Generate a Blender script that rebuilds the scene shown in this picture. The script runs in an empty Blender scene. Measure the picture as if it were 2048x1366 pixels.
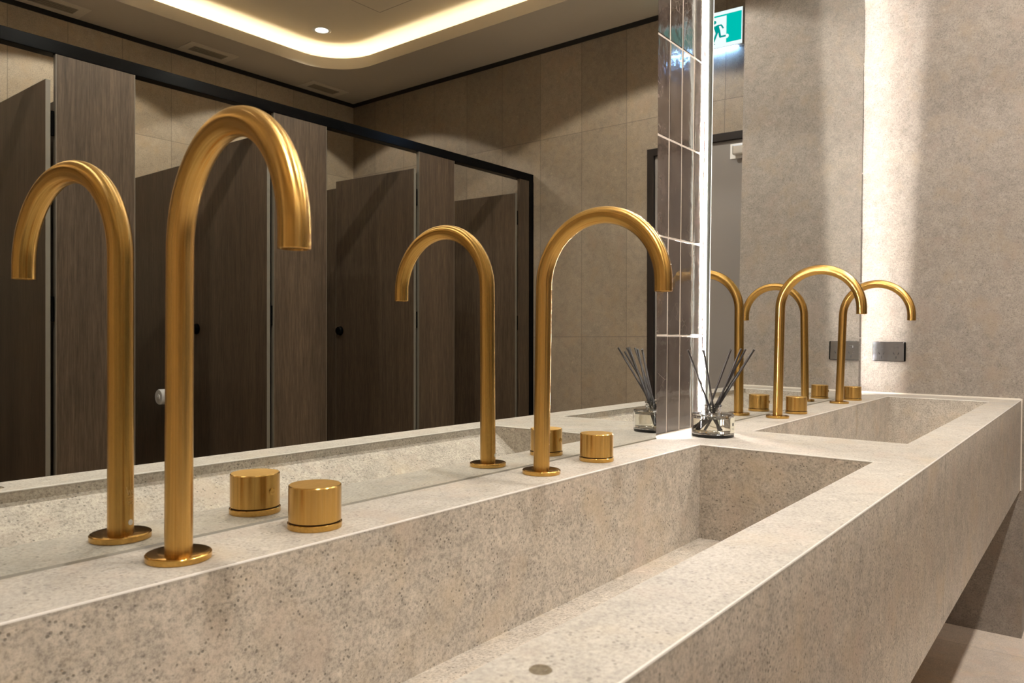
import bpy, bmesh, math, random
from mathutils import Vector, Matrix
random.seed(7)
S = bpy.context.scene
C = S.collection
BT = 0.834                      # height of the stone bench top above the floor

# ---------------------------------------------------------------- camera
cd = bpy.data.cameras.new('camera'); cam = bpy.data.objects.new('camera', cd); C.objects.link(cam)
cd.sensor_width = 36.0; cd.sensor_fit = 'HORIZONTAL'; cd.lens = 1533.189 / 2048 * 36.0
cd.clip_start = 0.02
yaw, pit, rol = 0.6587, -0.0075, 0.0083
fw = Vector((math.cos(yaw)*math.cos(pit), math.sin(yaw)*math.cos(pit), math.sin(pit)))
r = fw.cross(Vector((0, 0, 1))).normalized(); u = r.cross(fw)
r2 = r*math.cos(rol) + u*math.sin(rol); u2 = u*math.cos(rol) - r*math.sin(rol)
M = Matrix((r2, u2, -fw)).transposed().to_4x4(); M.translation = Vector((0, -0.733, BT + 0.21))
cam.matrix_world = M
cd.dof.use_dof = True; cd.dof.focus_distance = 1.5; cd.dof.aperture_fstop = 14.0
S.camera = cam

# ---------------------------------------------------------------- world, view
w = bpy.data.worlds.new('world'); S.world = w; w.use_nodes = True
w.node_tree.nodes['Background'].inputs[0].default_value = (0.02, 0.02, 0.02, 1)
S.view_settings.view_transform = 'Standard'; S.view_settings.look = 'None'
S.view_settings.gamma = 1.0; S.view_settings.use_curve_mapping = False
S.view_settings.exposure = 0.0
cy = S.cycles
cy.use_denoising = True; cy.max_bounces = 12; cy.diffuse_bounces = 4; cy.glossy_bounces = 8; cy.use_adaptive_sampling = True; cy.adaptive_threshold = 0.015
cy.transmission_bounces = 12; cy.sample_clamp_indirect = 8.0

# ---------------------------------------------------------------- lights (the room's downlights and an added row over the basins)
ZU = 2.035                      # raised ceiling, ZL: bulkhead ceiling (both above the bench top)
ZL = 1.891
WARM = (1.0, 0.80, 0.58)
ROWS = [(-1.07, (0.200, 1.400, 2.600), 96.0, 130), (-2.96, (0.457, 1.657, 2.857), 45.0, 118), (-0.24, (0.750, 1.560, 2.375), 15.0, 150)]  # last row is added, unseen: stands in for aisle light off the mirrors
for (ly, xs, en, ang) in ROWS:
    for lx in xs:
        ld = bpy.data.lights.new('downlight_beam', 'SPOT'); ld.energy = en; ld.color = (1.0, 0.945, 0.87)
        ld.spot_size = math.radians(ang); ld.spot_blend = 0.08; ld.shadow_soft_size = 0.035
        lo = bpy.data.objects.new('downlight_beam', ld); C.objects.link(lo)
        lo.location = (lx, ly, BT + (ZU if ly < -0.5 else ZL) - 0.012)
LED_MIRROR = 440.0
LED_COVE = 430.0

# ---------------------------------------------------------------- node helpers
class NT:
    def __init__(s, name):
        s.m = bpy.data.materials.new(name); s.m.use_nodes = True; s.t = s.m.node_tree; s.n = s.t.nodes
        s.b = s.n['Principled BSDF']; s.out = s.n['Material Output']
    def add(s, typ, **k):
        n = s.n.new(typ)
        for a, v in k.items(): setattr(n, a, v)
        return n
    def put(s, sock, v):
        if isinstance(v, bpy.types.NodeSocket): s.t.links.new(v, sock)
        elif isinstance(v, (tuple, list)) and sock.type == 'RGBA': sock.default_value = (*v, 1) if len(v) == 3 else v
        else: sock.default_value = v
    def set(s, **k):
        for a, v in k.items(): s.put(s.b.inputs[a.replace('_', ' ')], v)
    def coord(s, scale=(1, 1, 1), loc=(0, 0, 0)):
        tc = s.add('ShaderNodeTexCoord'); mp = s.add('ShaderNodeMapping')
        mp.inputs['Scale'].default_value = scale; mp.inputs['Location'].default_value = loc
        s.t.links.new(tc.outputs['Object'], mp.inputs[0]); return mp.outputs[0]
    def noise(s, vec, scale, detail=4, rough=0.55, dist=0.0):
        n = s.add('ShaderNodeTexNoise'); s.put(n.inputs['Vector'], vec); n.inputs['Scale'].default_value = scale
        n.inputs['Detail'].default_value = detail; n.inputs['Roughness'].default_value = rough
        n.inputs['Distortion'].default_value = dist; return n.outputs['Fac']
    def voro(s, vec, scale, feature='F1', out='Distance'):
        n = s.add('ShaderNodeTexVoronoi', feature=feature); s.put(n.inputs['Vector'], vec)
        n.inputs['Scale'].default_value = scale; return n.outputs[out]
    def ramp(s, fac, *stops):
        n = s.add('ShaderNodeValToRGB'); e = n.color_ramp.elements
        while len(e) < len(stops): e.new(0.5)
        for i, (p, c) in enumerate(stops):
            e[i].position = p; e[i].color = (*c, 1) if isinstance(c, tuple) else (c, c, c, 1)
        s.put(n.inputs[0], fac); return n.outputs[0]
    def mix(s, fac, a, b, mode='MIX'):
        n = s.add('ShaderNodeMix', data_type='RGBA', blend_type=mode)
        s.put(n.inputs[0], fac); s.put(n.inputs[6], a); s.put(n.inputs[7], b); return n.outputs[2]
    def math(s, op, a, b=0.0, c=0.0):
        n = s.add('ShaderNodeMath', operation=op)
        for i, v in enumerate((a, b, c)): s.put(n.inputs[i], v)
        return n.outputs[0]
    def sep(s, vec):
        n = s.add('ShaderNodeSeparateXYZ'); s.put(n.inputs[0], vec); return n.outputs
    def bump(s, h, strength=0.3, dist=0.002):
        n = s.add('ShaderNodeBump'); n.inputs['Strength'].default_value = strength; n.inputs['Distance'].default_value = dist
        s.put(n.inputs['Height'], h); s.t.links.new(n.outputs[0], s.b.inputs['Normal'])

def stone(name, col, joints=(), rough=0.55, contrast=1.0, spec=0.35, jcol=0.55, jw=0.0015):
    """porcelain stone: clouds, mottling, dark pits, pale flecks; joints = ((axis, offset, spacing), ...)"""
    s = NT(name); v = s.coord()
    cl = s.noise(v, 3.2, 4, 0.6, 0.6); mo = s.noise(v, 28, 6, 0.7, 0.5); fi = s.noise(v, 230, 4, 0.8)
    c = tuple(col)
    dk = tuple(x*(1-0.34*contrast) for x in c); lt = tuple(min(1, x*(1+0.26*contrast)) for x in c)
    base = s.ramp(cl, (0.30, tuple(x*y for x, y in zip(c, (0.84, 0.83, 0.82)))), (0.5, c), (0.72, tuple(x*y for x, y in zip(c, (1.14, 1.10, 1.03)))))
    mot = s.ramp(mo, (0.34, dk), (0.52, c), (0.70, lt))
    a = s.mix(0.55, base, mot)
    fine = s.ramp(fi, (0.36, 0.50), (0.50, 1.0), (0.64, 1.30))
    a = s.mix(0.75*min(1, contrast), a, s.mix(1.0, a, fine, 'MULTIPLY'))
    # tinted patches (ochre, rose)
    pt = s.noise(s.coord(loc=(3.1, 1.7, 8.2)), 9, 3, 0.6)
    a = s.mix(s.ramp(pt, (0.54, 0.0), (0.68, 0.50)), a, tuple(x*y for x, y in zip(c, (1.07, 0.97, 0.82))))
    pr = s.noise(s.coord(loc=(-5.1, 4.7, 2.2)), 11, 3, 0.6)
    a = s.mix(s.ramp(pr, (0.54, 0.0), (0.68, 0.45)), a, tuple(x*y for x, y in zip(c, (1.02, 0.92, 0.88))))
    # dark pits, broken up by a second noise
    pit = s.voro(s.coord(loc=(0.3, 0.1, 0.2)), 170)
    gate = s.noise(v, 40, 3, 0.6)
    pf = s.math('MULTIPLY', s.ramp(pit, (0.16, 1.0), (0.30, 0.0)), s.ramp(gate, (0.46, 0.0), (0.56, 1.0)))
    a = s.mix(s.math('MULTIPLY', pf, 0.78*contrast), a, tuple(x*0.30 for x in c))
    # pale shell flecks
    dv = s.add('ShaderNodeVectorMath', operation='ADD'); s.put(dv.inputs[0], v)
    nz = s.add('ShaderNodeTexNoise'); nz.inputs['Scale'].default_value = 35; s.put(nz.inputs['Vector'], v)
    sc = s.add('ShaderNodeVectorMath', operation='SCALE'); s.put(sc.inputs[0], nz.outputs['Color']); sc.inputs['Scale'].default_value = 0.03
    s.put(dv.inputs[1], sc.outputs[0])
    fl = s.voro(dv.outputs[0], 34, 'F1'); fg = s.noise(s.coord(loc=(9, 2, 5)), 14, 2, 0.5)
    ff = s.math('MULTIPLY', s.ramp(fl, (0.12, 1.0), (0.22, 0.0)), s.ramp(fg, (0.50, 0.0), (0.62, 1.0)))
    a = s.mix(s.math('MULTIPLY', ff, 0.50*contrast), a, tuple(min(1, x*1.5) for x in c))
    if joints:
        xyz = s.sep(v); mask = None; idx = None
        for ax, off, sp in joints:
            q = s.math('DIVIDE', s.math('SUBTRACT', xyz['XYZ'.index(ax)], off), sp)
            fr = s.math('FRACT', q); k = s.math('FLOOR', q)
            d = s.math('ABSOLUTE', s.math('SUBTRACT', fr, 0.5))
            ln = s.math('GREATER_THAN', d, 0.5 - jw/sp)
            mask = ln if mask is None else s.math('MAXIMUM', mask, ln)
            idx = k if idx is None else s.math('ADD', s.math('MULTIPLY', idx, 17.3), k)
        wn = s.add('ShaderNodeTexWhiteNoise', noise_dimensions='1D'); s.put(wn.inputs['W'], idx)
        tone = s.ramp(wn.outputs['Value'], (0.0, 0.90), (1.0, 1.10))
        a = s.mix(1.0, a, tone, 'MULTIPLY')
        a = s.mix(mask, a, tuple(x*jcol for x in c))
    s.set(Base_Color=a, Roughness=rough, Specular_IOR_Level=spec)
    s.bump(s.math('SUBTRACT', s.math('ADD', s.math('MULTIPLY', fi, 0.5), mo), pf), 0.35, 0.0012)
    return s.m

def plain(name, col, rough=0.5, metal=0.0, spec=0.5, bump=None, **k):
    s = NT(name)
    n = s.noise(s.coord(), 30, 3)
    s.set(Base_Color=s.mix(s.math('MULTIPLY', n, 0.16), col, tuple(x*0.8 for x in col)), Roughness=rough, Metallic=metal, Specular_IOR_Level=spec, **k)
    if bump: s.bump(s.noise(s.coord(), bump[0], 3), bump[1], 0.002)
    return s.m

def emit(name, col, st):
    s = NT(name); e = s.add('ShaderNodeEmission'); e.inputs[0].default_value = (*col, 1); e.inputs[1].default_value = st
    s.t.links.new(e.outputs[0], s.out.inputs[0]); return s.m

def wood(name, col):
    s = NT(name); v = s.coord((1, 1, 0.045))
    oi = s.add('ShaderNodeObjectInfo'); ad = s.add('ShaderNodeVectorMath', operation='ADD')
    cb = s.add('ShaderNodeCombineXYZ'); s.put(cb.inputs[0], s.math('MULTIPLY', oi.outputs['Random'], 9.0)); s.put(cb.inputs[1], s.math('MULTIPLY', oi.outputs['Random'], 5.0))
    s.put(ad.inputs[0], v); s.put(ad.inputs[1], cb.outputs[0]); v = ad.outputs[0]
    g = s.noise(v, 105, 6, 0.75, 0.1); g2 = s.noise(v, 300, 3, 0.7); g3 = s.noise(v, 10, 3, 0.5, 0.5)
    c = col
    a = s.ramp(g, (0.30, tuple(x*0.60 for x in c)), (0.50, c), (0.72, tuple(x*1.35 for x in c)))
    a = s.mix(0.5, a, s.mix(1.0, a, s.ramp(g2, (0.35, 0.45), (0.65, 1.5)), 'MULTIPLY'))
    a = s.mix(0.55, a, s.mix(1.0, a, s.ramp(g3, (0.35, (0.72, 0.70, 0.68)), (0.65, (1.22, 1.20, 1.16))), 'MULTIPLY'))
    s.set(Base_Color=a, Roughness=0.42, Specular_IOR_Level=0.25)
    return s.m

def brass(name, rough, brush=(1100, 1100, 8.0), along=False, radial=False):
    s = NT(name); v = s.coord(brush)
    if along:                   # brushed lines that follow the bent pipe
        v = s.add('ShaderNodeAttribute', attribute_name='ringdir').outputs['Vector']
    n = s.noise(v, 9.0 if along else 1.0, 4, 0.7); n2 = s.noise(s.coord(), 5, 2, 0.5)
    a = s.ramp(n, (0.3, (0.53, 0.315, 0.085)), (0.7, (0.71, 0.45, 0.160)))
    a = s.mix(s.ramp(n2, (0.40, 0.0), (0.70, 0.35)), a, (0.62, 0.385, 0.08))
    s.set(Base_Color=a, Metallic=1.0, Roughness=s.math('MULTIPLY_ADD', n, 0.06, rough-0.03))
    if along:
        s.bump(n, 0.10, 0.0008)
        tg = s.add('ShaderNodeTangent', direction_type='UV_MAP'); tg.uv_map = 'along'
        s.set(Anisotropic=0.88, Tangent=tg.outputs[0])
    elif radial:
        tg = s.add('ShaderNodeTangent', direction_type='RADIAL', axis='Z')
        s.set(Anisotropic=0.85, Anisotropic_Rotation=0.25, Tangent=tg.outputs[0])
    return s.m

def mirror_mat(name):
    s = NT(name); s.set(Base_Color=(0.80, 0.815, 0.785), Metallic=1.0, Roughness=0.0)
    return s.m

def glass_mat(name, col=(1, 1, 1), ior=1.47, rough=0.0):
    s = NT(name); s.set(Base_Color=col, Roughness=rough, IOR=ior, Transmission_Weight=1.0)
    return s.m

STONE = (0.455, 0.405, 0.345)
M_bench = stone('bench_stone', STONE, rough=0.62, contrast=1.0)
M_top = stone('worktop_stone', (0.385, 0.350, 0.303), rough=0.6, contrast=0.72, spec=0.25)
M_arris = plain('arris_highlight', (0.60, 0.56, 0.51), 0.4)  # polished edge, with the light it catches put into the colour
M_wall_end = stone('wall_stone', (0.26, 0.224, 0.192), rough=0.5, contrast=0.85)
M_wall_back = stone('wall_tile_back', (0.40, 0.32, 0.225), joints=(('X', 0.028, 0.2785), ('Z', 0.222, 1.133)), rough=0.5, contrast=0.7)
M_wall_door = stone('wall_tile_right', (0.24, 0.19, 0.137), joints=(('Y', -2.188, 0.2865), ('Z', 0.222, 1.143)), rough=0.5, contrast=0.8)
M_floor = stone('floor_tile', (0.66, 0.56, 0.47), joints=(('X', 0.02, 0.6), ('Y', -0.12, 0.6)), rough=0.55, contrast=0.5, jcol=0.7)
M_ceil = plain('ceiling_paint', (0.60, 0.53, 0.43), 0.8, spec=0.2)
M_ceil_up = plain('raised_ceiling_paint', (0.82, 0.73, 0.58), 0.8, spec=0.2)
M_wood = wood('dark_walnut_laminate', (0.060, 0.041, 0.026))
M_edge = plain('laminate_edge', (0.13, 0.115, 0.09), 0.4)
M_black = plain('black_aluminium', (0.002, 0.002, 0.002), 0.22, spec=0.05)
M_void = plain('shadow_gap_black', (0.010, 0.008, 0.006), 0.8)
M_brass = brass('brushed_brass', 0.25, (380, 380, 4), radial=True)
M_pipe = brass('brushed_brass_pipe', 0.235, along=True)
M_brass_top = brass('satin_brass_top', 0.42, (40, 300, 300))
M_brass_pol = brass('polished_brass', 0.13, (60, 60, 60))
M_brass_dk = plain('brass_groove', (0.05, 0.022, 0.004), 0.5, metal=0.6)
M_mirror = mirror_mat('mirror_silver')
M_glassedge = plain('mirror_glass_edge', (0.62, 0.64, 0.58), 0.15)
M_frame = plain('aluminium_channel', (0.55, 0.53, 0.50), 0.45, metal=0.3)
M_led = emit('led_strip', (1.0, 0.955, 0.905), LED_MIRROR)
M_cove = emit('cove_led', (1.0, 0.89, 0.69), LED_COVE)
M_lamp = emit('downlight_lens_glow', (1.0, 0.95, 0.85), 5.0)
M_white = plain('white_enamel', (0.75, 0.73, 0.70), 0.5)
M_ventframe = plain('vent_frame_paint', (0.74, 0.66, 0.53), 0.7)
M_grille = plain('vent_grey', (0.34, 0.29, 0.22), 0.55)
M_silicone = plain('pale_silicone', (0.72, 0.66, 0.58), 0.4)
M_sealgrey = plain('grey_sealant', (0.16, 0.145, 0.11), 0.4)
M_grout = plain('pale_grout', (0.66, 0.58, 0.50), 0.7)
M_door = plain('taupe_door_paint', (0.21, 0.185, 0.165), 0.5)
M_doorframe = plain('dark_taupe_frame', (0.018, 0.013, 0.011), 0.45, spec=0.2)
M_steel = plain('satin_steel', (0.62, 0.60, 0.57), 0.32, metal=0.8)
M_blackchrome = plain('black_chrome', (0.36, 0.37, 0.40), 0.12, metal=0.95)
M_reed = plain('charcoal_reed', (0.022, 0.018, 0.017), 0.55, bump=(500, 0.3))
M_paper = plain('cream_label', (0.80, 0.76, 0.62), 0.6)
M_ink = plain('black_ink', (0.02, 0.02, 0.02), 0.6)
M_glass = glass_mat('clear_glass')
M_liquid = glass_mat('pale_fragrance_oil', (0.97, 0.95, 0.84), 1.37)
M_drop = glass_mat('amber_drop', (0.93, 0.84, 0.70), 1.36)

def tile_mat():
    s = NT('glazed_brown_tile'); v = s.coord()
    wn = s.add('ShaderNodeTexWhiteNoise', noise_dimensions='3D')
    at = s.add('ShaderNodeAttribute', attribute_name='tile_id'); s.put(wn.inputs['Vector'], at.outputs['Vector'])
    tone = s.ramp(wn.outputs['Value'], (0.0, 0.78), (1.0, 1.25))
    c = s.ramp(s.noise(v, 24, 5, 0.65), (0.35, (0.040, 0.029, 0.023)), (0.65, (0.078, 0.058, 0.047)))
    c = s.mix(1.0, c, tone, 'MULTIPLY')
    cr = s.voro(v, 55, 'DISTANCE_TO_EDGE'); g = s.noise(v, 9, 2)
    c = s.mix(s.math('MULTIPLY', s.ramp(cr, (0.0, 1.0), (0.02, 0.0)), s.ramp(g, (0.58, 0.0), (0.64, 0.5))), c, (0.35, 0.30, 0.26))
    s.set(Base_Color=c, Roughness=0.09, Specular_IOR_Level=0.6, Coat_Weight=0.4, Coat_Roughness=0.04)
    s.bump(s.math('ADD', s.noise(v, 18, 2, 0.5), s.math('MULTIPLY', s.noise(v, 60, 2, 0.5), 0.25)), 0.42, 0.003)
    return s.m
M_tile = tile_mat()

# ---------------------------------------------------------------- mesh helpers
class MB:
    """collects shapes into one mesh"""
    def __init__(s): s.v = []; s.f = []; s.mi = []; s.sm = []
    def add(s, vs, fs, mi=0, smooth=False):
        o = len(s.v); s.v += [tuple(p) for p in vs]
        for f in fs: s.f.append([o+i for i in f]); s.mi.append(mi); s.sm.append(smooth)
    def box(s, x0, x1, y0, y1, z0, z1, mi=0, rot=None):
        p = [(x, y, z) for z in (z0, z1) for y in (y0, y1) for x in (x0, x1)]
        if rot: p = [rot @ Vector(q) for q in p]
        s.add(p, [(0, 2, 3, 1), (4, 5, 7, 6), (0, 1, 5, 4), (2, 6, 7, 3), (0, 4, 6, 2), (1, 3, 7, 5)], mi)
    def lathe(s, prof, c=(0, 0, 0), n=48, mi=0, smooth=True, axis='Z', cap=True):
        vs = []; fs = []
        for (rr, h) in prof:
            for k in range(n):
                a = 2*math.pi*k/n; x, y = rr*math.cos(a), rr*math.sin(a)
                q = (x, y, h) if axis == 'Z' else ((h, x, y) if axis == 'X' else (y, h, x))
                vs.append((q[0]+c[0], q[1]+c[1], q[2]+c[2]))
        for j in range(len(prof)-1):
            for k in range(n):
                k2 = (k+1) % n; fs.append((j*n+k, j*n+k2, (j+1)*n+k2, (j+1)*n+k))
        if cap:
            fs.append(tuple(reversed(range(n)))); m = (len(prof)-1)*n; fs.append(tuple(range(m, m+n)))
        s.add(vs, fs, mi, smooth)
    def tube(s, pts, rad, n=32, mi=0, smooth=True, capend=True, up=Vector((1, 0, 0))):
        vs = []; fs = []; N = len(pts); pts = [Vector(p) for p in pts]
        for i, p in enumerate(pts):
            t = (pts[min(i+1, N-1)] - pts[max(i-1, 0)]).normalized()
            a = up - t*up.dot(t); a.normalize(); b = t.cross(a)
            rr = rad[i] if isinstance(rad, (list, tuple)) else rad
            for k in range(n):
                g = 2*math.pi*k/n; vs.append(p + a*(rr*math.cos(g)) + b*(rr*math.sin(g)))
        for i in range(N-1):
            for k in range(n):
                k2 = (k+1) % n; fs.append((i*n+k, i*n+k2, (i+1)*n+k2, (i+1)*n+k))
        if capend:
            fs.append(tuple(reversed(range(n)))); m = (N-1)*n; fs.append(tuple(range(m, m+n)))
        s.add(vs, fs, mi, smooth)
    def build(s, name, mats, parent=None, loc=(0, 0, 0), bevel=0.0, seg=2, autosmooth=True):
        me = bpy.data.meshes.new(name); me.from_pydata(s.v, [], s.f); me.update()
        if not isinstance(mats, (list, tuple)): mats = [mats]
        for m in mats: me.materials.append(m)
        for p, mi, sm in zip(me.polygons, s.mi, s.sm): p.material_index = mi; p.use_smooth = sm
        bm = bmesh.new(); bm.from_mesh(me); bmesh.ops.recalc_face_normals(bm, faces=bm.faces); bm.to_mesh(me); bm.free()
        if any(s.sm): me.set_sharp_from_angle(angle=math.radians(35))
        o = bpy.data.objects.new(name, me); C.objects.link(o); o.location = loc
        if parent: o.parent = parent
        if bevel:
            b = o.modifiers.new('bevel', 'BEVEL'); b.width = bevel; b.segments = seg; b.limit_method = 'ANGLE'; b.angle_limit = math.radians(40)
        return o

def tag(o, label=None, cat=None, group=None, kind=None):
    if label: o['label'] = label
    if cat: o['category'] = cat
    if group: o['group'] = group
    if kind: o['kind'] = kind
    return o
def thing(name, loc, label, cat, group=None, rz=0.0, kind=None):
    o = bpy.data.objects.new(name, None); o.empty_display_size = 0.05; C.objects.link(o)
    o.location = loc; o.rotation_euler = (0, 0, rz)
    return tag(o, label, cat, group, kind)
def copy_tree(o, parent=None):
    c = o.copy(); C.objects.link(c); c.parent = parent
    for ch in [q for q in bpy.data.objects if q.parent == o]: copy_tree(ch, c)
    return c
def simple(name, mat, x0, x1, y0, y1, z0, z1, bevel=0.0, parent=None, origin=None):
    """box with its origin at its own base; z is measured from the bench top"""
    ox, oy, oz = origin or ((x0+x1)/2, (y0+y1)/2, z0)
    b = MB(); b.box(x0-ox, x1-ox, y0-oy, y1-oy, z0-oz, z1-oz)
    return b.build(name, mat, parent, (ox, oy, BT+oz), bevel)
def struct(name, mb, mat, loc=(0, 0, BT), parent=None, bevel=0.0, label=None, cat=None):
    o = mb.build(name, mat, parent, loc, bevel)
    if parent is None: tag(o, label, cat, kind='structure')
    return o

# ---------------------------------------------------------------- the room shell (z from the bench top)
XL, XE, XD, YB = -1.5, 3.2064, 3.6, -3.566
b = MB(); b.box(XL-0.1, XD+0.1, YB-0.1, 0.12, -BT-0.08, -BT); struct('floor', b, M_floor, label='beige stone tiled floor', cat='floor')
b = MB(); b.box(XL-0.1, XD+0.1, YB-0.1, YB, -BT, 2.12); struct('wall_back', b, M_wall_back, label='brown stone tiled wall behind the cubicles', cat='wall')
b = MB(); b.box(XL-0.1, XL, YB, 0.12, -BT, 2.12); struct('wall_left', b, M_wall_back, label='stone tiled wall at the left end of the room', cat='wall')
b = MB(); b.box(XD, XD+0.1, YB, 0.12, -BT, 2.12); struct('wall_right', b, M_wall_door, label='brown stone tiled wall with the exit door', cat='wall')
b = MB(); b.box(XE, XE+0.10, -0.513, 0.024, -BT, ZL); struct('wall_end', b, M_wall_end, bevel=0.001, label='grey-beige stone nib wall at the far end of the bench', cat='wall')
wf = MB(); wf.box(XL, XD, 0.0232, 0.12, -BT, 2.12)
wall_front = struct('wall_front', wf, M_grout, label='wall behind the mirrors clad in dark glazed tiles', cat='wall')
# glazed tiles, each slightly out of true, laid on the mirror wall
tb = MB(); ids = []
TW, TH, G = 0.0622, 0.2135, 0.0040
x = 1.5300 - 27*TW - TW
rnd = random.Random(3)
while x < XE-0.004:
    z = 0.0005
    while z < ZL-0.01:
        x0, x1 = x+G/2, min(x+TW-G/2, XE-0.002); z0, z1 = z+G*0.3, min(z+TH-G*0.7, ZL-0.004)
        if x1-x0 > 0.004:
            ty = [0.0222+rnd.uniform(-0.0007, 0.0006) for _ in range(4)]
            jx = rnd.uniform(-0.0006, 0.0006)
            e = 0.0012
            P = [(x0+jx, z0), (x1+jx, z0), (x1+jx, z1), (x0+jx, z1)]
            Q = [(x0+jx+e, z0+e), (x1+jx-e, z0+e), (x1+jx-e, z1-e), (x0+jx+e, z1-e)]
            vs = [(p[0], 0.0245, p[1]) for p in P] + [(p[0], t+0.0009, p[1]) for p, t in zip(P, ty)] + [(p[0], t, p[1]) for p, t in zip(Q, ty)]
            fs = [(8, 9, 10, 11)] + [(i, (i+1) % 4, (i+1) % 4+4, i+4) for i in range(4)] + [(i+4, (i+1) % 4+4, (i+1) % 4+8, i+8) for i in range(4)]
            tb.add(vs, fs); ids += [(rnd.random(), rnd.random(), rnd.random())]*len(fs)
        z += TH
    x += TW
tiles = tb.build('glazed_tiles', M_tile, wall_front, (0, 0, 0))
tiles['label'] = 'dark brown glossy handmade tiles in vertical stacks'
at_ = tiles.data.attributes.new('tile_id', 'FLOAT_VECTOR', 'FACE')
for i, q in enumerate(ids): at_.data[i].vector = q

# ceilings: bulkhead with a rounded opening, lip, hidden ledge with LED strip, raised ceiling
OX0, OX1, OY0, OY1, R = -1.15, 3.16, -3.172, -0.42, 0.30
def rrect(d, n=14):
    """rounded rectangle of the opening grown by d"""
    x0, x1, y0, y1, rr = OX0-d, OX1+d, OY0-d, OY1+d, R+d
    out = []
    for cx, cy_, a0 in ((x1-rr, y1-rr, 0), (x0+rr, y1-rr, 90), (x0+rr, y0+rr, 180), (x1-rr, y0+rr, 270)):
        for k in range(n+1):
            a = math.radians(a0+90*k/n); out.append((cx+rr*math.cos(a), cy_+rr*math.sin(a)))
    return out
def ring(mb, pa, za, pb, zb, smooth=False):
    n = len(pa)
    mb.add([(x, y, za) for x, y in pa]+[(x, y, zb) for x, y in pb], [(i, (i+1) % n, n+(i+1) % n, n+i) for i in range(n)], 0, smooth)
def sq(points):
    """push the opening's outline out to the room rectangle"""
    out = []
    cx, cy_ = (OX0+OX1)/2, (OY0+OY1)/2
    n = len(points)//4
    cor = [(XD, 0.0245), (XL, 0.0245), (XL, YB), (XD, YB)]
    for q in range(4):
        for k in range(n):
            x, y = points[q*n+k]; X, Y = cor[q]; h = n//2
            # first half of the arc goes to the side it starts from, second half to the next side
            if q == 0: out.append((X, y) if k < h else ((x, Y) if k > h else (X, Y)))
            if q == 1: out.append((x, Y) if k < h else ((X, y) if k > h else (X, Y)))
            if q == 2: out.append((X, y) if k < h else ((x, Y) if k > h else (X, Y)))
            if q == 3: out.append((x, Y) if k < h else ((X, y) if k > h else (X, Y)))
    return out
b = MB(); o0 = rrect(0); o1 = rrect(0.012); outer = sq(o0)
ring(b, outer, ZL, o0, ZL); ring(b, o0, ZL, o0, 1.960, True); ring(b, o0, 1.960, o1, 1.960); ring(b, o1, 1.960, o1, ZL+0.012, True)
ring(b, o1, ZL+0.012, rrect(0.17), ZL+0.012); ring(b, rrect(0.17), ZL+0.012, rrect(0.17), ZU, True)
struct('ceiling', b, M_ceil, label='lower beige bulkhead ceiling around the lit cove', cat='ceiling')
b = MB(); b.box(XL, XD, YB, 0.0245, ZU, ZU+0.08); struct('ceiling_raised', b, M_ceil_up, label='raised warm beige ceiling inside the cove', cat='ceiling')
b = MB(); c0 = rrect(0.050); c1 = rrect(0.068)
ring(b, c0, ZL+0.013, c1, ZL+0.013); ring(b, c0, ZL+0.022, c1, ZL+0.022); ring(b, c0, ZL+0.013, c0, ZL+0.022); ring(b, c1, ZL+0.013, c1, ZL+0.022)
tag(b.build('cove_light_strip', M_cove, None, (0, 0, BT)), 'warm LED strip glowing behind the rounded lip of the ceiling cove', 'light')
# black strips painting the shade of the recess where walls meet the lower ceiling
b = MB(); b.box(XL, XD, YB, YB+0.006, ZL-0.026, ZL); struct('gap_shade_1', b, M_void, label='black strip painting the shade of the gap above the back wall', cat='gap_shade')
b = MB(); b.box(XD-0.006, XD, YB, 0.02, ZL-0.026, ZL); struct('gap_shade_2', b, M_void, label='black strip painting the shade of the gap above the right wall', cat='gap_shade')

# ---------------------------------------------------------------- downlights, vents, access panel
def downlight(x, y, z, label):
    t = thing('downlight', (x, y, BT+z), label, 'light', 'recessed downlights')
    b = MB(); b.lathe([(0.038, -0.001), (0.050, -0.003), (0.056, 0.0)], n=40, cap=False); b.build('trim_ring', M_white, t)
    b = MB(); b.lathe([(0.0, -0.0006), (0.042, -0.0010), (0.042, 0.0)], n=40, cap=False); b.build('lens', M_lamp, t)
    return t
names_x = {0.75: 'leftmost', 1.56: 'middle', 2.375: 'rightmost', 0.2: 'at the left end', 1.4: 'in the middle', 2.6: 'at the right end', 0.457: 'at the left end', 1.657: 'in the middle', 2.857: 'nearest the right wall'}
for (ly, xs, en, ang) in ROWS:
    for lx in xs:
        if ly > -0.5: downlight(lx, ly, ZL, 'added round white downlight out of view, %s in the fill row directly above the basins' % names_x[lx]); continue
        downlight(lx, ly, ZU, 'round white recessed downlight %s of the raised ceiling, %s' % (names_x[lx], 'over the aisle' if ly > -2 else 'over the cubicles'))
def vent(x, y, label):
    t = thing('ceiling_vent', (x, y, BT+ZL), label, 'vent', 'ceiling exhaust vents')
    b = MB()
    W2, H2, w2, h2 = 0.150, 0.085, 0.105, 0.042
    for (x0, x1, y0, y1) in ((-W2, W2, h2, H2), (-W2, W2, -H2, -h2), (-W2, -w2, -h2, h2), (w2, W2, -h2, h2)): b.box(x0, x1, y0, y1, -0.004, 0.0)
    b.build('frame', M_ventframe, t, bevel=0.001)
    b = MB(); b.box(-w2, w2, -h2, h2, -0.0012, -0.0004); b.build('backing', M_void, t)
    b = MB()
    for k in range(4): b.box(-w2, w2, -h2+0.004+k*0.0205, -h2+0.018+k*0.0205, -0.0035, -0.0015)
    b.build('louvres', M_grille, t)
    return t
vent(3.25, -3.455, 'grey louvred ceiling vent nearest the right wall corner')
vent(2.42, -3.455, 'grey louvred ceiling vent, middle one above the cubicles')
vent(1.59, -3.465, 'grey louvred ceiling vent cut by the top left of the mirror view')
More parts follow.
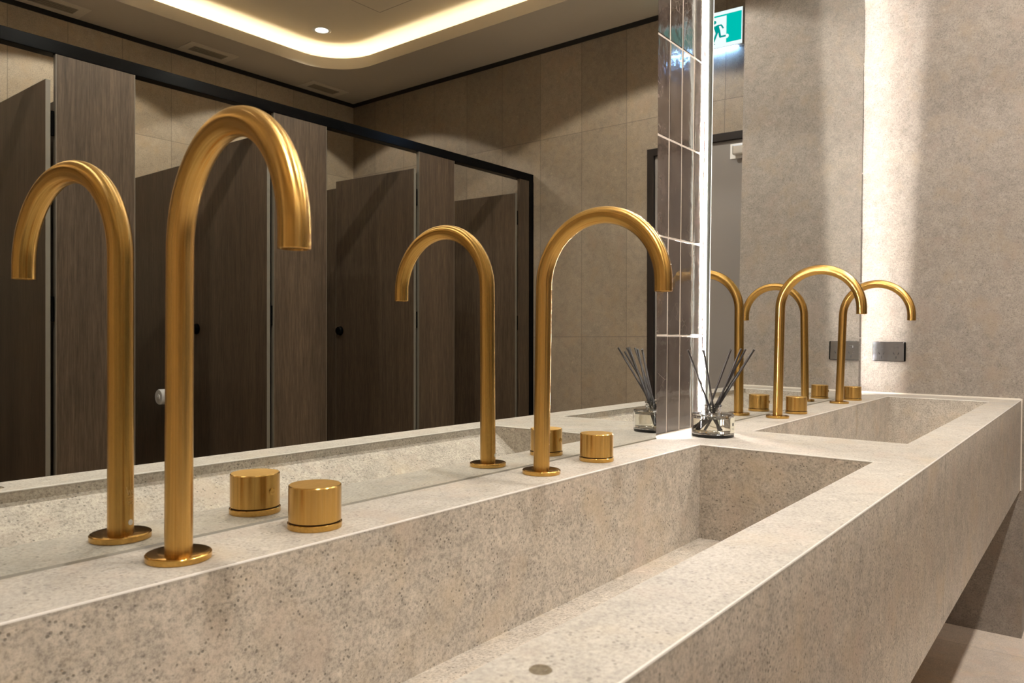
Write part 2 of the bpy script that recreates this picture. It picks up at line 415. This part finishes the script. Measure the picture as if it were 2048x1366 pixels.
t = thing('access_panel', (2.68, -2.28, BT+ZU), 'square flush access panel in the raised ceiling', 'panel')
b = MB(); b.box(-0.218, 0.218, -0.218, 0.218, -0.002, 0); b.build('panel', M_ceil_up, t)
b = MB()
for s_ in (-1, 1):
    b.box(-0.225, 0.225, s_*0.2215-0.0035, s_*0.2215+0.0035, -0.001, 0); b.box(s_*0.2215-0.0035, s_*0.2215+0.0035, -0.225, 0.225, -0.001, 0)
b.build('seam', M_grille, t)

# ---------------------------------------------------------------- stone bench with two trough basins
BY0, BY1, F0, F1 = 0.022, -0.1070, -0.4212, -0.5030
XS = [-0.092, 0.063, 1.4147, 1.6997, 3.0517, XE-0.0012]
AP = 0.3164
bench = thing('vanity_bench', (1.55, -0.24, BT-AP), 'long grey-beige stone vanity bench with two trough basins along the mirrors', 'bench')
OFF = (-1.55, 0.24, AP)          # part origins sit at the bench top reference
b = MB()
xs = XS; ys = [F1, F0, BY1, BY0]
grid = [(x, y, 0.0) for y in ys for x in xs]
fs = []
for j in range(3):
    for i in range(5):
        if j == 1 and i in (1, 3): continue
        fs.append((j*6+i, j*6+i+1, (j+1)*6+i+1, (j+1)*6+i))
n0 = len(grid)
low = [(x, y, -0.0042) for y in ys for x in xs]
b.add(grid+low, fs+[tuple(n0+k for k in reversed(f)) for f in fs]
      + [(i, i+1, n0+i+1, n0+i) for i in range(5)] + [(18+i+1, 18+i, n0+18+i, n0+18+i+1) for i in range(5)]
      + [(6*j, n0+6*j, n0+6*(j+1), 6*(j+1)) for j in range(3)] + [(6*j+5, 6*(j+1)+5, n0+6*(j+1)+5, n0+6*j+5) for j in range(3)]
      + [(k, k2, n0+k2, n0+k) for (k, k2) in ((7, 8), (9, 10), (14, 13), (16, 15), (13, 7), (8, 14), (15, 9), (10, 16))])
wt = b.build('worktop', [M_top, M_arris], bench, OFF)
bw = wt.data.attributes.new('bevel_weight_edge', 'FLOAT', 'EDGE')     # polished arris on every top edge, its highlight painted in as a paler colour
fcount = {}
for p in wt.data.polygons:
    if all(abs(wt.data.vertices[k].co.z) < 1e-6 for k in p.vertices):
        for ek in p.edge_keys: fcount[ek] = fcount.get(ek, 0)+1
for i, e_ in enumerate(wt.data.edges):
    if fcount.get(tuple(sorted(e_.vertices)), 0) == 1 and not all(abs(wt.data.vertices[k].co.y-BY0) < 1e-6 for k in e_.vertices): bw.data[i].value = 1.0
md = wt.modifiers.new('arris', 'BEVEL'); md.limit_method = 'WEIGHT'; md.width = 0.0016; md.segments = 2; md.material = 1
for (x0, x1) in ((XS[1], XS[2]), (XS[3], XS[4])):
    b = MB(); zf, zr_, zl = -0.184, -0.181, -0.016
    # cross-section: back wall, flat drain channel, ramp rising to the front lip (inner faces), plus an outer skin
    prof = [(BY1, -0.0042), (BY1, zf), (-0.188, zr_), (F0, zl), (F0, -0.0042)]
    vs = [(x0, y, z) for y, z in prof]+[(x1, y, z) for y, z in prof]
    k = len(prof)
    b.add(vs, [(i, i+1, k+i+1, k+i) for i in range(k-1)])
    b.add([(x0, y, z) for y, z in prof], [(0, 1, 2, 3, 4)]); b.add([(x1, y, z) for y, z in prof], [(4, 3, 2, 1, 0)])
    # underside
    e = 0.018
    q = [(BY1+e, -0.0044), (BY1+e, zf-e), (-0.186, zr_-e), (F0-e, zl-0.03), (F0-e, -0.0044)]
    vs = [(x0-e, y, z) for y, z in q]+[(x1+e, y, z) for y, z in q]
    b.add(vs, [(k+i, k+i+1, i+1, i) for i in range(k-1)]+[(4, 3, 2, 1, 0), (5, 6, 7, 8, 9)])
    o = b.build('basin', M_bench, bench, OFF)
b = MB(); b.box(XS[0], 1.5995, F1, F1+0.018, -AP, -0.0042); b.box(1.6010, XS[5], F1, F1+0.018, -AP, -0.0042)
b.build('front_panel', M_bench, bench, OFF)
b = MB(); b.box(XS[0], XS[0]+0.018, F1+0.018, BY0, -AP, -0.0042); b.build('end_panel', M_bench, bench, OFF)
b = MB(); b.box(XS[0]+0.018, XS[5], F1+0.018, BY0, -AP, -AP+0.012); b.build('underside', M_bench, bench, OFF)
b = MB(); b.box(1.5995, 1.6010, F1+0.0006, F1+0.017, -AP, -0.0020); b.build('panel_joint', M_silicone, bench, OFF)
# silicone bead between bench and the nib wall
b = MB(); b.box(XE-0.0065, XE-0.0002, F1+0.001, 0.020, 0.0001, 0.0050); b.box(XE-0.0045, XE-0.0002, F1-0.0035, F1-0.0001, -AP, 0.0040)
b.build('silicone_bead', M_silicone, bench, OFF)['label'] = 'pale silicone bead against the end wall'

# ---------------------------------------------------------------- mirrors with LED strips in their side channels
def mirror(x0, x1, nx, nz, xr, zt, label, group='backlit mirrors'):
    px, pz = (x0+x1)/2, 0.0
    t = thing('wall_mirror', (px, 0.010, BT+0.0004), label, 'mirror', group)
    off = (-px, -0.010, -0.0004)
    Yp = lambda X, Z: -nx*(X-xr)-nz*Z
    z0 = 0.0004
    b = MB(); P = [(x0, z0), (x1, z0), (x1, zt), (x0, zt)]
    vs = [(X, Yp(X, Z), Z) for X, Z in P]+[(X, Yp(X, Z)+0.0022, Z) for X, Z in P]
    b.add(vs, [(0, 1, 2, 3)], 0)
    b.add(vs, [(4, 7, 6, 5), (0, 4, 5, 1), (1, 5, 6, 2), (2, 6, 7, 3), (3, 7, 4, 0)], 1)
    g = b.build('mirror_glass', [M_mirror, M_glassedge], t, off)
    b = MB(); ya, yb = Yp(x0, z0), Yp(x1, z0)
    b.add([(x0, ya-0.0014, 0.0001), (x0, ya-0.0001, 0.0001), (x0, ya-0.0001, 0.0022), (x1, yb-0.0014, 0.0001), (x1, yb-0.0001, 0.0001), (x1, yb-0.0001, 0.0022)],
          [(0, 1, 2), (3, 5, 4), (0, 2, 5, 3), (0, 3, 4, 1), (1, 4, 5, 2)])
    b.build('sealant_bead', M_sealgrey, t, off)
    b = MB(); e = 0.0135
    b.box(x0+e, x1-e, 0.0125, 0.0203, z0+0.004, zt-e); b.build('backing_frame', M_frame, t, off)
    for (a, c) in ((x0+e-0.0015, x0+e), (x1-e, x1-e+0.0015)):
        b = MB(); b.box(a, c, 0.0165, 0.0185, z0+0.006, zt-e); b.build('led_strip', M_led, t, off)
    b = MB(); b.box(x0+e, x1-e, 0.0165, 0.0185, zt-e, zt-e+0.0015); b.build('led_strip', M_led, t, off)
    return t
mirror(0.044, 1.4310, 0.007, -0.0047, 1.0, 1.76, 'large wall mirror behind the nearer basin, left of the tiled strip')
mirror(1.6970, 3.0850, -0.0022, 0.0049, 2.2, 1.76, 'wall mirror behind the farther basin with a glowing left edge')

# ---------------------------------------------------------------- taps
def make_tap(x, label, rz, lean, mark):
    t = thing('basin_spout', (x, -0.0530, BT), label, 'tap', 'brushed brass gooseneck spouts', rz)
    t.rotation_euler = (lean, 0, rz)
    b = MB(); b.lathe([(0.0285, 0.0), (0.0292, 0.0006), (0.0292, 0.0054), (0.0286, 0.0062), (0.0275, 0.0066), (0.0125, 0.0066)], n=72); b.build('base_flange', M_brass_pol, t)
    pts = [(0, 0, 0.0060+0.28*k/26) for k in range(27)]
    for k in range(1, 45):
        a = math.pi*k/44; pts.append((0, -0.1+0.1*math.cos(a), 0.286+0.1*math.sin(a)))
    pts += [(0, -0.2, 0.286-0.004*k) for k in (1, 2, 3)]
    b = MB(); b.tube(pts, 0.0124, n=56, capend=False); 
    # rolled end with the wall thickness of the pipe
    n = 56; vs = []
    for rr, zz in ((0.0124, 0.274), (0.0121, 0.2734), (0.0104, 0.2734), (0.0101, 0.276)):
        vs += [(rr*math.cos(2*math.pi*k/n), -0.2+rr*math.sin(2*math.pi*k/n), zz) for k in range(n)]
    b.add(vs, [(j*n+k, j*n+(k+1) % n, (j+1)*n+(k+1) % n, (j+1)*n+k) for j in range(3) for k in range(n)], 0, True)
    pipe = b.build('gooseneck_pipe', M_pipe, t)
    uv = pipe.data.uv_layers.new(name='along')
    for lp in pipe.data.loops: uv.data[lp.index].uv = ((lp.vertex_index//56)*0.01, (lp.vertex_index % 56)/56)
    ra = pipe.data.attributes.new('ringdir', 'FLOAT_VECTOR', 'POINT')
    for k in range(len(pipe.data.vertices)):
        an = 2*math.pi*(k % 56)/56; ra.data[k].vector = (math.cos(an), math.sin(an), 0)
    b = MB(); b.lathe([(0.0101, 0.2762), (0.0099, 0.2750), (0.004, 0.2752)], (0, -0.2, 0), n=32); b.build('aerator', M_black, t)
    # white indicator dot on the side facing the mirror
    b = MB(); b.lathe([(0.0029, 0.0), (0.0027, 0.0005), (0.0, 0.0006)], n=20, axis='Y', cap=False)
    o = b.build('white_dot', M_white, t, (0.0035, 0.0119, 0.0172)); o.rotation_euler = (0, 0, -0.29)
    if mark:                      # faint etched crown and bars on the back of the pipe
        m = MB()
        def stroke(p, q, wd=0.0007):
            """thin raised line wrapped on the pipe; p, q = (arc x, z)"""
            N = 6; vs = []
            dx, dz = q[0]-p[0], q[1]-p[1]; L = math.hypot(dx, dz); ox, oz = -dz/L*wd/2, dx/L*wd/2
            for k in range(N+1):
                f = k/N
                for sg in (1, -1):
                    ax = p[0]+dx*f+ox*sg; az = p[1]+dz*f+oz*sg; an = math.pi/2-ax/0.01245
                    vs.append((0.01247*math.cos(an), 0.01247*math.sin(an), az))
            m.add(vs, [(2*k, 2*k+1, 2*k+3, 2*k+2) for k in range(N)])
        c = 0.0040
        cr = [(-0.0050, 0.0535), (-0.0032, 0.0455), (-0.0016, 0.0500), (0.0, 0.0455), (0.0016, 0.0500), (0.0032, 0.0455), (0.0050, 0.0535)]
        for p, q in zip(cr[:-1], cr[1:]): stroke((p[0]+c, p[1]), (q[0]+c, q[1]))
        for k, hw in enumerate((0.0034, 0.0032, 0.0030, 0.0026)): stroke((c-hw, 0.0435-0.0024*k), (c+hw, 0.0435-0.0024*k))
        m.build('etched_mark', plain('etched_brass', (0.62, 0.42, 0.20), 0.5, metal=0.6), t)
    return t
T = [(0.3742, 'tall brushed brass gooseneck spout nearest the camera, at the near end of the first basin', 0.10, 0.0, True),
     (0.9547, 'tall brushed brass gooseneck spout over the middle of the nearer basin, beside the tiled strip', 0.0, 0.006, False),
     (2.0222, 'brushed brass gooseneck spout just beyond the reed diffuser bottle', 0.0, 0.014, False),
     (2.6134, 'brushed brass gooseneck spout farthest away, in front of the power socket', 0.0, 0.030, False)]
for i, (x, l, rz, lean, mk) in enumerate(T): make_tap(x, l, -rz, lean, mk)

def make_handle(x, label):
    t = thing('tap_handle', (x, -0.0530, BT), label, 'tap handle', 'brushed brass mixer knobs')
    b = MB(); b.lathe([(0.0288, 0.0), (0.0292, 0.0005), (0.0292, 0.0060), (0.0286, 0.0066), (0.0262, 0.0066)], n=72); b.build('base_ring', M_brass_pol, t)
    b = MB(); b.lathe([(0.0262, 0.0060), (0.0262, 0.0080)], n=48); b.build('groove', M_brass_dk, t)
    b = MB(); b.lathe([(0.0270, 0.0078), (0.0282, 0.0083), (0.0282, 0.0455), (0.0276, 0.0463), (0.0272, 0.0466)], n=96, cap=False); b.lathe([(0.0272, 0.0466), (0.0001, 0.0466)], n=96, mi=1, cap=False); b.build('knob', [M_brass, M_brass_top], t)
    b = MB(); b.lathe([(0.0040, 0.0), (0.0040, 0.0010), (0.0031, 0.0017), (0.0, 0.0018)], n=24, axis='Y', cap=False)
    b.build('grub_screw', M_brass_pol, t, (0.004, 0.0277, 0.0270)); return t
H = [(0.5297, 'short brushed brass mixer knob beside the spout nearest the camera'),
     (1.1152, 'short brushed brass mixer knob beside the spout over the middle of the nearer basin'),
     (2.1777, 'short brushed brass mixer knob just right of the spout behind the diffuser'),
     (2.7789, 'short brushed brass mixer knob beside the farthest spout, under the power socket')]
h0 = make_handle(*H[0])
for x, l in H[1:]:
    h = copy_tree(h0); h.location = (x, -0.053, BT); h['label'] = l

# ---------------------------------------------------------------- reed diffuser
BX, BY = 1.552, -0.074
t = thing('diffuser_bottle', (BX, BY, BT), 'squat round clear glass reed diffuser bottle on the bench by the tiled strip', 'bottle')
b = MB()
b.lathe([(0.0, 0.0), (0.0425, 0.0), (0.0440, 0.0015), (0.0440, 0.0470), (0.0425, 0.0490), (0.0200, 0.0497), (0.0165, 0.0510), (0.0165, 0.0535), (0.0180, 0.0550), (0.0180, 0.0580),
         (0.0165, 0.0595), (0.0165, 0.0620), (0.0185, 0.0635), (0.0185, 0.0660), (0.0170, 0.0675), (0.0125, 0.0675), (0.0120, 0.0500), (0.0160, 0.0465), (0.0400, 0.0455), (0.0413, 0.0440),
         (0.0413, 0.0095), (0.0395, 0.0080), (0.0, 0.0080)], n=72, cap=False)
b.build('glass_bottle', M_glass, t)
b = MB(); b.lathe([(0.0, 0.0083), (0.0392, 0.0083), (0.0410, 0.0098), (0.0410, 0.0390), (0.0, 0.0390)], n=72, cap=False); b.build('fragrance_oil', M_liquid, t)
def wrap(b, a0, a1, z0, z1, rr, n=10):
    vs = []
    for k in range(n+1):
        a = a0+(a1-a0)*k/n
        for zz in (z0, z1): vs.append((rr*math.cos(a), rr*math.sin(a), zz))
        for zz in (z1, z0): vs.append(((rr+0.0002)*math.cos(a), (rr+0.0002)*math.sin(a), zz))
    b.add(vs, [(4*k+i, 4*k+(i+1) % 4, 4*k+4+(i+1) % 4, 4*k+4+i) for k in range(n) for i in range(4)]+[(3, 2, 1, 0), (4*n, 4*n+1, 4*n+2, 4*n+3)])
a_ = math.radians(277)
b = MB(); wrap(b, a_-0.36, a_+0.36, 0.0100, 0.0420, 0.0443); lab = b.build('paper_label', M_paper, t)
b = MB(); wrap(b, a_-0.19, a_-0.06, 0.0250, 0.0310, 0.0446, 4); wrap(b, a_-0.26, a_+0.0, 0.0195, 0.0199, 0.0446, 4); wrap(b, a_-0.26, a_+0.0, 0.0175, 0.0179, 0.0446, 4)
b.build('label_print', M_ink, lab)
R_ = [(-0.003, -0.089, 0.186, 'reed leaning farthest towards the basin'), (-0.086, 0.019, 0.184, 'reed leaning towards the tiled strip, farthest left'), (-0.063, -0.005, 0.184, 'reed second from the left, crossing the bright mirror edge'),
      (-0.009, -0.042, 0.186, 'reed standing most upright, behind the others'), (-0.002, -0.061, 0.187, 'longest-looking reed, leftmost of the right-hand fan'), (0.002, -0.069, 0.186, 'reed in the middle of the right-hand fan'),
      (0.009, -0.079, 0.177, 'short reed low in the right-hand fan')]
# where each reed crosses the neck of the bottle (a slot of its own), measured from the bottle's axis
NK = [(0.0052, -0.0072), (-0.0072, 0.0040), (-0.0078, -0.0042), (-0.0050, 0.0062), (-0.0034, -0.0082), (0.0020, -0.0020), (0.0100, -0.0004)]
for (dx, dy, zt, l), (nx_, ny_) in zip(R_, NK):
    tip = Vector((dx, dy, zt)); nk = Vector((nx_, ny_, 0.060))
    d = (nk-tip).normalized(); foot = nk + d*((nk.z-0.0125)/-d.z)
    b = MB(); b.tube([(0, 0, 0), tip-foot], 0.0022, n=12)
    tag(b.build('diffuser_reed', M_reed, None, (BX+foot.x, BY+foot.y, BT+foot.z)), 'charcoal '+l, 'reed', 'charcoal reeds in the diffuser bottle')
# small drop of liquid on the front ledge
b = MB(); b.lathe([(0.0075, 0.0), (0.0071, 0.0006), (0.0055, 0.0013), (0.003, 0.0017), (0.0, 0.0018)], n=36, cap=False)
tag(b.build('water_drop', M_drop, None, (0.392, -0.4545, BT+0.0001)), 'small amber-tinted water drop on the front ledge of the bench', 'drop')

# ---------------------------------------------------------------- double power socket on the nib wall
t = thing('power_socket', (XE, -0.0790, BT+0.1245), 'black chrome double power socket on the end nib wall above the bench', 'socket')
b = MB(); b.box(-0.0085, 0.0, -0.0580, 0.0580, 0.0, 0.0740); b.build('socket_body', M_black, t, bevel=0.003, seg=3)
b = MB(); b.box(-0.0100, -0.0085, -0.0530, 0.0560, 0.0015, 0.0725); b.build('face_plate', M_blackchrome, t, bevel=0.0006)
for s_ in (-1, 1):
    b = MB(); b.box(-0.0125, -0.0100, s_*0.0255-0.0070, s_*0.0255+0.0070, 0.0490, 0.0580); b.build('rocker_switch', M_blackchrome, t, bevel=0.0008)
    b = MB()
    for (dy, dz, an) in ((-0.008, 0.030, 0.5), (0.008, 0.030, -0.5), (0.0, 0.0145, 0.0)):
        rot = Matrix.Translation((0, s_*0.0255+dy, dz)) @ Matrix.Rotation(an, 4, 'X'); b.box(-0.0103, -0.0099, -0.0011, 0.0011, -0.0045, 0.0045, rot=rot)
    b.build('pin_slots', M_void, t)

# ---------------------------------------------------------------- toilet cubicles opposite the mirrors
W = -1.949
P = [(0.215, 0.470), (1.030, 1.285), (1.844, 2.109), (2.665, 2.920)]
where = ['leftmost, outside the mirror view', 'left, behind the reflection of the nearest spout', 'right of the nearest spout in the mirror', 'right, behind the reflection of the second spout']
hl = simple('headrail', M_black, XL+0.01, XD-0.002, W-0.045, W, 1.1270, 1.1710, 0.002)
tag(hl, 'long black metal head rail along the top of the cubicle fronts', 'rail')
for i, (x0, x1) in enumerate(P):
    t = thing('cubicle_pilaster', ((x0+x1)/2, W-0.010, 0), 'full height dark walnut cubicle pilaster, %s' % where[i], 'panel', 'cubicle pilasters')
    hx = (x1-x0)/2
    b = MB(); b.box(-hx+0.002, hx-0.002, -0.009, 0.009, 0.10, BT+1.127); b.build('panel', M_wood, t)
    b = MB(); b.box(-hx, -hx+0.002, -0.009, 0.009, 0.10, BT+1.127); b.box(hx-0.002, hx, -0.009, 0.009, 0.10, BT+1.127); b.build('edge_strip', M_edge, t)
    for s_ in (-1, 1):
        b = MB(); b.box(-0.02, 0.02, -0.014, 0.014, 0, 0.105); b.build('foot', M_black, t, (s_*(hx-0.05), 0, 0))
t = thing('cubicle_pilaster', (3.5345, W-0.010, 0), 'narrow dark walnut end pilaster with a black channel against the right wall', 'panel', 'cubicle pilasters')
b = MB(); b.box(-0.0655, 0.0195, -0.009, 0.009, 0.10, BT+1.127); b.build('panel', M_wood, t)
b = MB(); b.box(0.0195, 0.0655, -0.022, 0.009, 0.0, BT+1.127); b.build('wall_channel', M_black, t)
# dividing partitions
PT = 1.030
lbl = ['leftmost one', 'beside the open door at the left of the mirror', 'behind the spout nearest the camera', 'behind the second door from the right', 'against the right wall']
for i, x in enumerate((0.300, 1.110, 1.885, 2.695)):
    t = thing('cubicle_partition', (x, (W-0.02+YB+0.02)/2, 0), 'dark walnut dividing partition between cubicles, %s' % lbl[i], 'partition', 'cubicle partitions')
    hy = (W-0.02-YB-0.02)/2
    b = MB(); b.box(-0.008, 0.008, -hy, hy, 0.10, BT+PT); b.build('panel', M_wood, t)
    b = MB(); b.box(-0.0082, 0.0082, -hy, hy, BT+PT, BT+PT+0.0015); b.build('top_edge', M_edge, t)
    for s_ in (-1, 1):
        b = MB(); b.box(-0.012, 0.012, -0.03, 0.03, 0, 0.102); b.build('foot', M_black, t, (0, s_*(hy-0.13), 0))
# doors, all standing open inwards, hinged at their right edge
D = [(1.0165, 0.0, 1.040, 'walnut cubicle door at the far left of the mirror, standing open'), (1.8310, 0.02, 1.040, 'walnut cubicle door seen through the arch of the nearest spout, standing open'),
     (2.6510, 0.060, 1.040, 'walnut cubicle door with black lock, left of the second spout reflection'), (3.4500, 0.065, 1.040, 'walnut cubicle door farthest right, next to the narrow end pilaster')]
door0 = None
for i, (x, a, zt, l) in enumerate(D):
    z0 = 0.15; hgt = BT+zt-z0
    if door0 is None:
        t = thing('cubicle_door', (x, W-0.008, z0), l, 'door', 'open cubicle doors'); door0 = t
        b = MB(); b.box(-0.0140, -0.0002, -0.553, -0.0015, 0, hgt); b.build('leaf', M_wood, t)
        b = MB(); b.box(-0.0142, 0.0, -0.0015, 0.0005, 0, hgt); b.box(-0.0142, 0.0, -0.5545, -0.553, 0, hgt); b.box(-0.0142, 0, -0.553, -0.0015, hgt, hgt+0.0012); b.build('edge_strip', M_edge, t)
        for zz in (BT+0.263, BT+0.863, 0.30):
            b = MB(); b.lathe([(0.0055, 0.0), (0.0055, 0.080)], (0.0065, -0.004, 0), n=16); b.box(0.0, 0.0018, -0.045, -0.002, 0.0, 0.080)
            b.box(0.001, 0.012, -0.008, 0.0, 0.0, 0.080)
            b.build('hinge', M_black, t, (0, 0, zz-z0), bevel=0.0006)
        b = MB(); b.lathe([(0.0, -0.0190), (0.0190, -0.0180), (0.0215, -0.0150), (0.0215, -0.004), (0.024, -0.003), (0.024, 0.0)], n=32, axis='X', cap=False)
        o = b.build('lock_knob', M_black, t, (-0.0142, -0.520, BT+0.252-z0))
    else:
        t = copy_tree(door0); t.location = (x, W-0.008, z0); t['label'] = l
    t.rotation_euler = (0, 0, -a)
# a small toilet roll on its holder inside the second cubicle
t = thing('toilet_roll', (1.8765, -2.838, BT-0.105), 'small white toilet roll on the partition behind the nearest spout', 'toilet roll')
b = MB(); b.lathe([(0.014, -0.062), (0.034, -0.062), (0.0365, -0.058), (0.0365, -0.006), (0.034, -0.002), (0.014, -0.002)], (0, 0, 0.036), n=40, axis='X'); b.build('roll', M_white, t)
b = MB(); b.lathe([(0.0, -0.066), (0.013, -0.064), (0.013, -0.003), (0.018, -0.002), (0.018, 0.0)], (0, 0, 0.036), n=24, axis='X', cap=False); b.build('holder', M_white, t)

# ---------------------------------------------------------------- exit door, closer, exit sign on the right wall
b = MB()
Y0, Y1, ZT = -1.190, -0.262, 1.1950
b.box(-0.030, 0.0, Y0, Y0+0.038, -BT, ZT); b.box(-0.030, 0.0, Y1-0.038, Y1, -BT, ZT); b.box(-0.030, 0.0, Y0+0.038, Y1-0.038, ZT-0.038, ZT)
df = struct('door_1', b, M_doorframe, loc=(XD, 0, BT), bevel=0.001, label='plain taupe exit door in a dark frame', cat='door')
b = MB(); b.box(-0.012, 0.0, Y0+0.0385, Y1-0.0385, -BT+0.006, ZT-0.0385); b.build('door_leaf', M_door, df)
b = MB(); b.lathe([(0.026, 0.0), (0.026, -0.008), (0.010, -0.010), (0.010, -0.050)], (-0.012, Y0+0.10, 0.18), n=24, axis='X'); b.box(-0.068, -0.052, Y0+0.09, Y0+0.22, 0.172, 0.188)
b.build('lever_handle', M_steel, df, bevel=0.001)
t = thing('door_closer', (XD-0.012, -0.560, BT+1.066), 'silver door closer at the top of the taupe exit door', 'door closer')
b = MB(); b.box(-0.040, -0.004, -0.135, 0.120, 0.012, 0.058); b.build('closer_body', M_steel, t, bevel=0.006, seg=3)
b = MB(); b.box(-0.004, 0.0, -0.158, 0.140, 0.0, 0.072); b.build('mounting_plate', M_white, t, bevel=0.001)
b = MB(); b.box(-0.050, -0.042, -0.02, 0.16, 0.060, 0.066); b.lathe([(0.010, 0.056), (0.010, 0.068)], (-0.042, -0.02, 0), n=20); b.build('closer_arm', M_steel, t)

# running-man exit sign: y runs to the left wall side, so the figure runs towards the door
SX = XD-0.030
sign = thing('exit_sign', (SX, -0.842, BT+1.609), 'illuminated teal and white running man exit sign above the door', 'sign')
so = (0, 0.842, -1.609)
b = MB(); b.box(0.0, 0.030, -1.022, -0.662, 1.609, 1.787); b.build('housing', M_white, sign, so, bevel=0.002)
M_sw = emit('sign_white', (0.86, 0.97, 1.0), 1.25); M_st = emit('sign_teal', (0.0, 0.66, 0.58), 0.95); M_sm = emit('sign_figure', (0.0, 0.50, 0.46), 0.75)
b = MB(); b.box(-0.0012, 0.0, -1.020, -0.664, 1.611, 1.785); b.build('light_panel', M_sw, sign, so)
b = MB()
# teal fields left and right of the white doorway
b.box(-0.0018, -0.0012, -0.7430, -0.6680, 1.6290, 1.7675); b.box(-0.0018, -0.0012, -0.8750, -0.7430, 1.7600, 1.7675)
b.box(-0.0018, -0.0012, -1.0160, -0.8750, 1.6290, 1.7675)
b.build('teal_field', M_st, sign, so)
b = MB()
def flat_stroke(p, q, wd):
    dy, dz = q[0]-p[0], q[1]-p[1]; L = math.hypot(dy, dz); oy, oz = -dz/L*wd/2, dy/L*wd/2
    vs = [(-0.0024, p[0]+oy, p[1]+oz), (-0.0024, p[0]-oy, p[1]-oz), (-0.0024, q[0]-oy, q[1]-oz), (-0.0024, q[0]+oy, q[1]+oz)]
    vs += [(-0.0014, y, z) for _, y, z in vs]
    b.add(vs, [(0, 1, 2, 3), (7, 6, 5, 4), (0, 4, 5, 1), (1, 5, 6, 2), (2, 6, 7, 3), (3, 7, 4, 0)])
b.lathe([(0.0, -0.0024), (0.0085, -0.0024), (0.0085, -0.0014)], (0, -0.8030, 1.7375), n=24, axis='X', cap=False)
for p, q, wd in (((-0.7955, 1.7200), (-0.7845, 1.6850), 0.0190), ((-0.7880, 1.7195), (-0.7690, 1.7185), 0.0055), ((-0.7700, 1.7200), (-0.7580, 1.7010), 0.0055),
                 ((-0.8000, 1.7180), (-0.8170, 1.6980), 0.0055), ((-0.8155, 1.6985), (-0.8260, 1.6970), 0.0050), ((-0.7880, 1.6900), (-0.8080, 1.6430), 0.0080),
                 ((-0.8120, 1.6330), (-0.8000, 1.6320), 0.0030), ((-0.7790, 1.6900), (-0.7735, 1.6620), 0.0080), ((-0.7760, 1.6625), (-0.7450, 1.6625), 0.0065)):
    flat_stroke(p, q, wd*1.3)
b.build('running_figure', M_sm, sign, so)
b = MB()
b.lathe([(0.0, -0.0022), (0.0100, -0.0022), (0.0100, -0.0012)], (0, -0.7400, 1.6600), n=24, axis='X', cap=False); b.build('foot_cutout', M_sw, sign, so)
b = MB(); b.box(0.004, 0.026, -0.99, -0.69, 1.6075, 1.6092); b.build('lower_lens', emit('sign_lower_lens', (0.22, 0.48, 1.0), 75.0), sign, so)
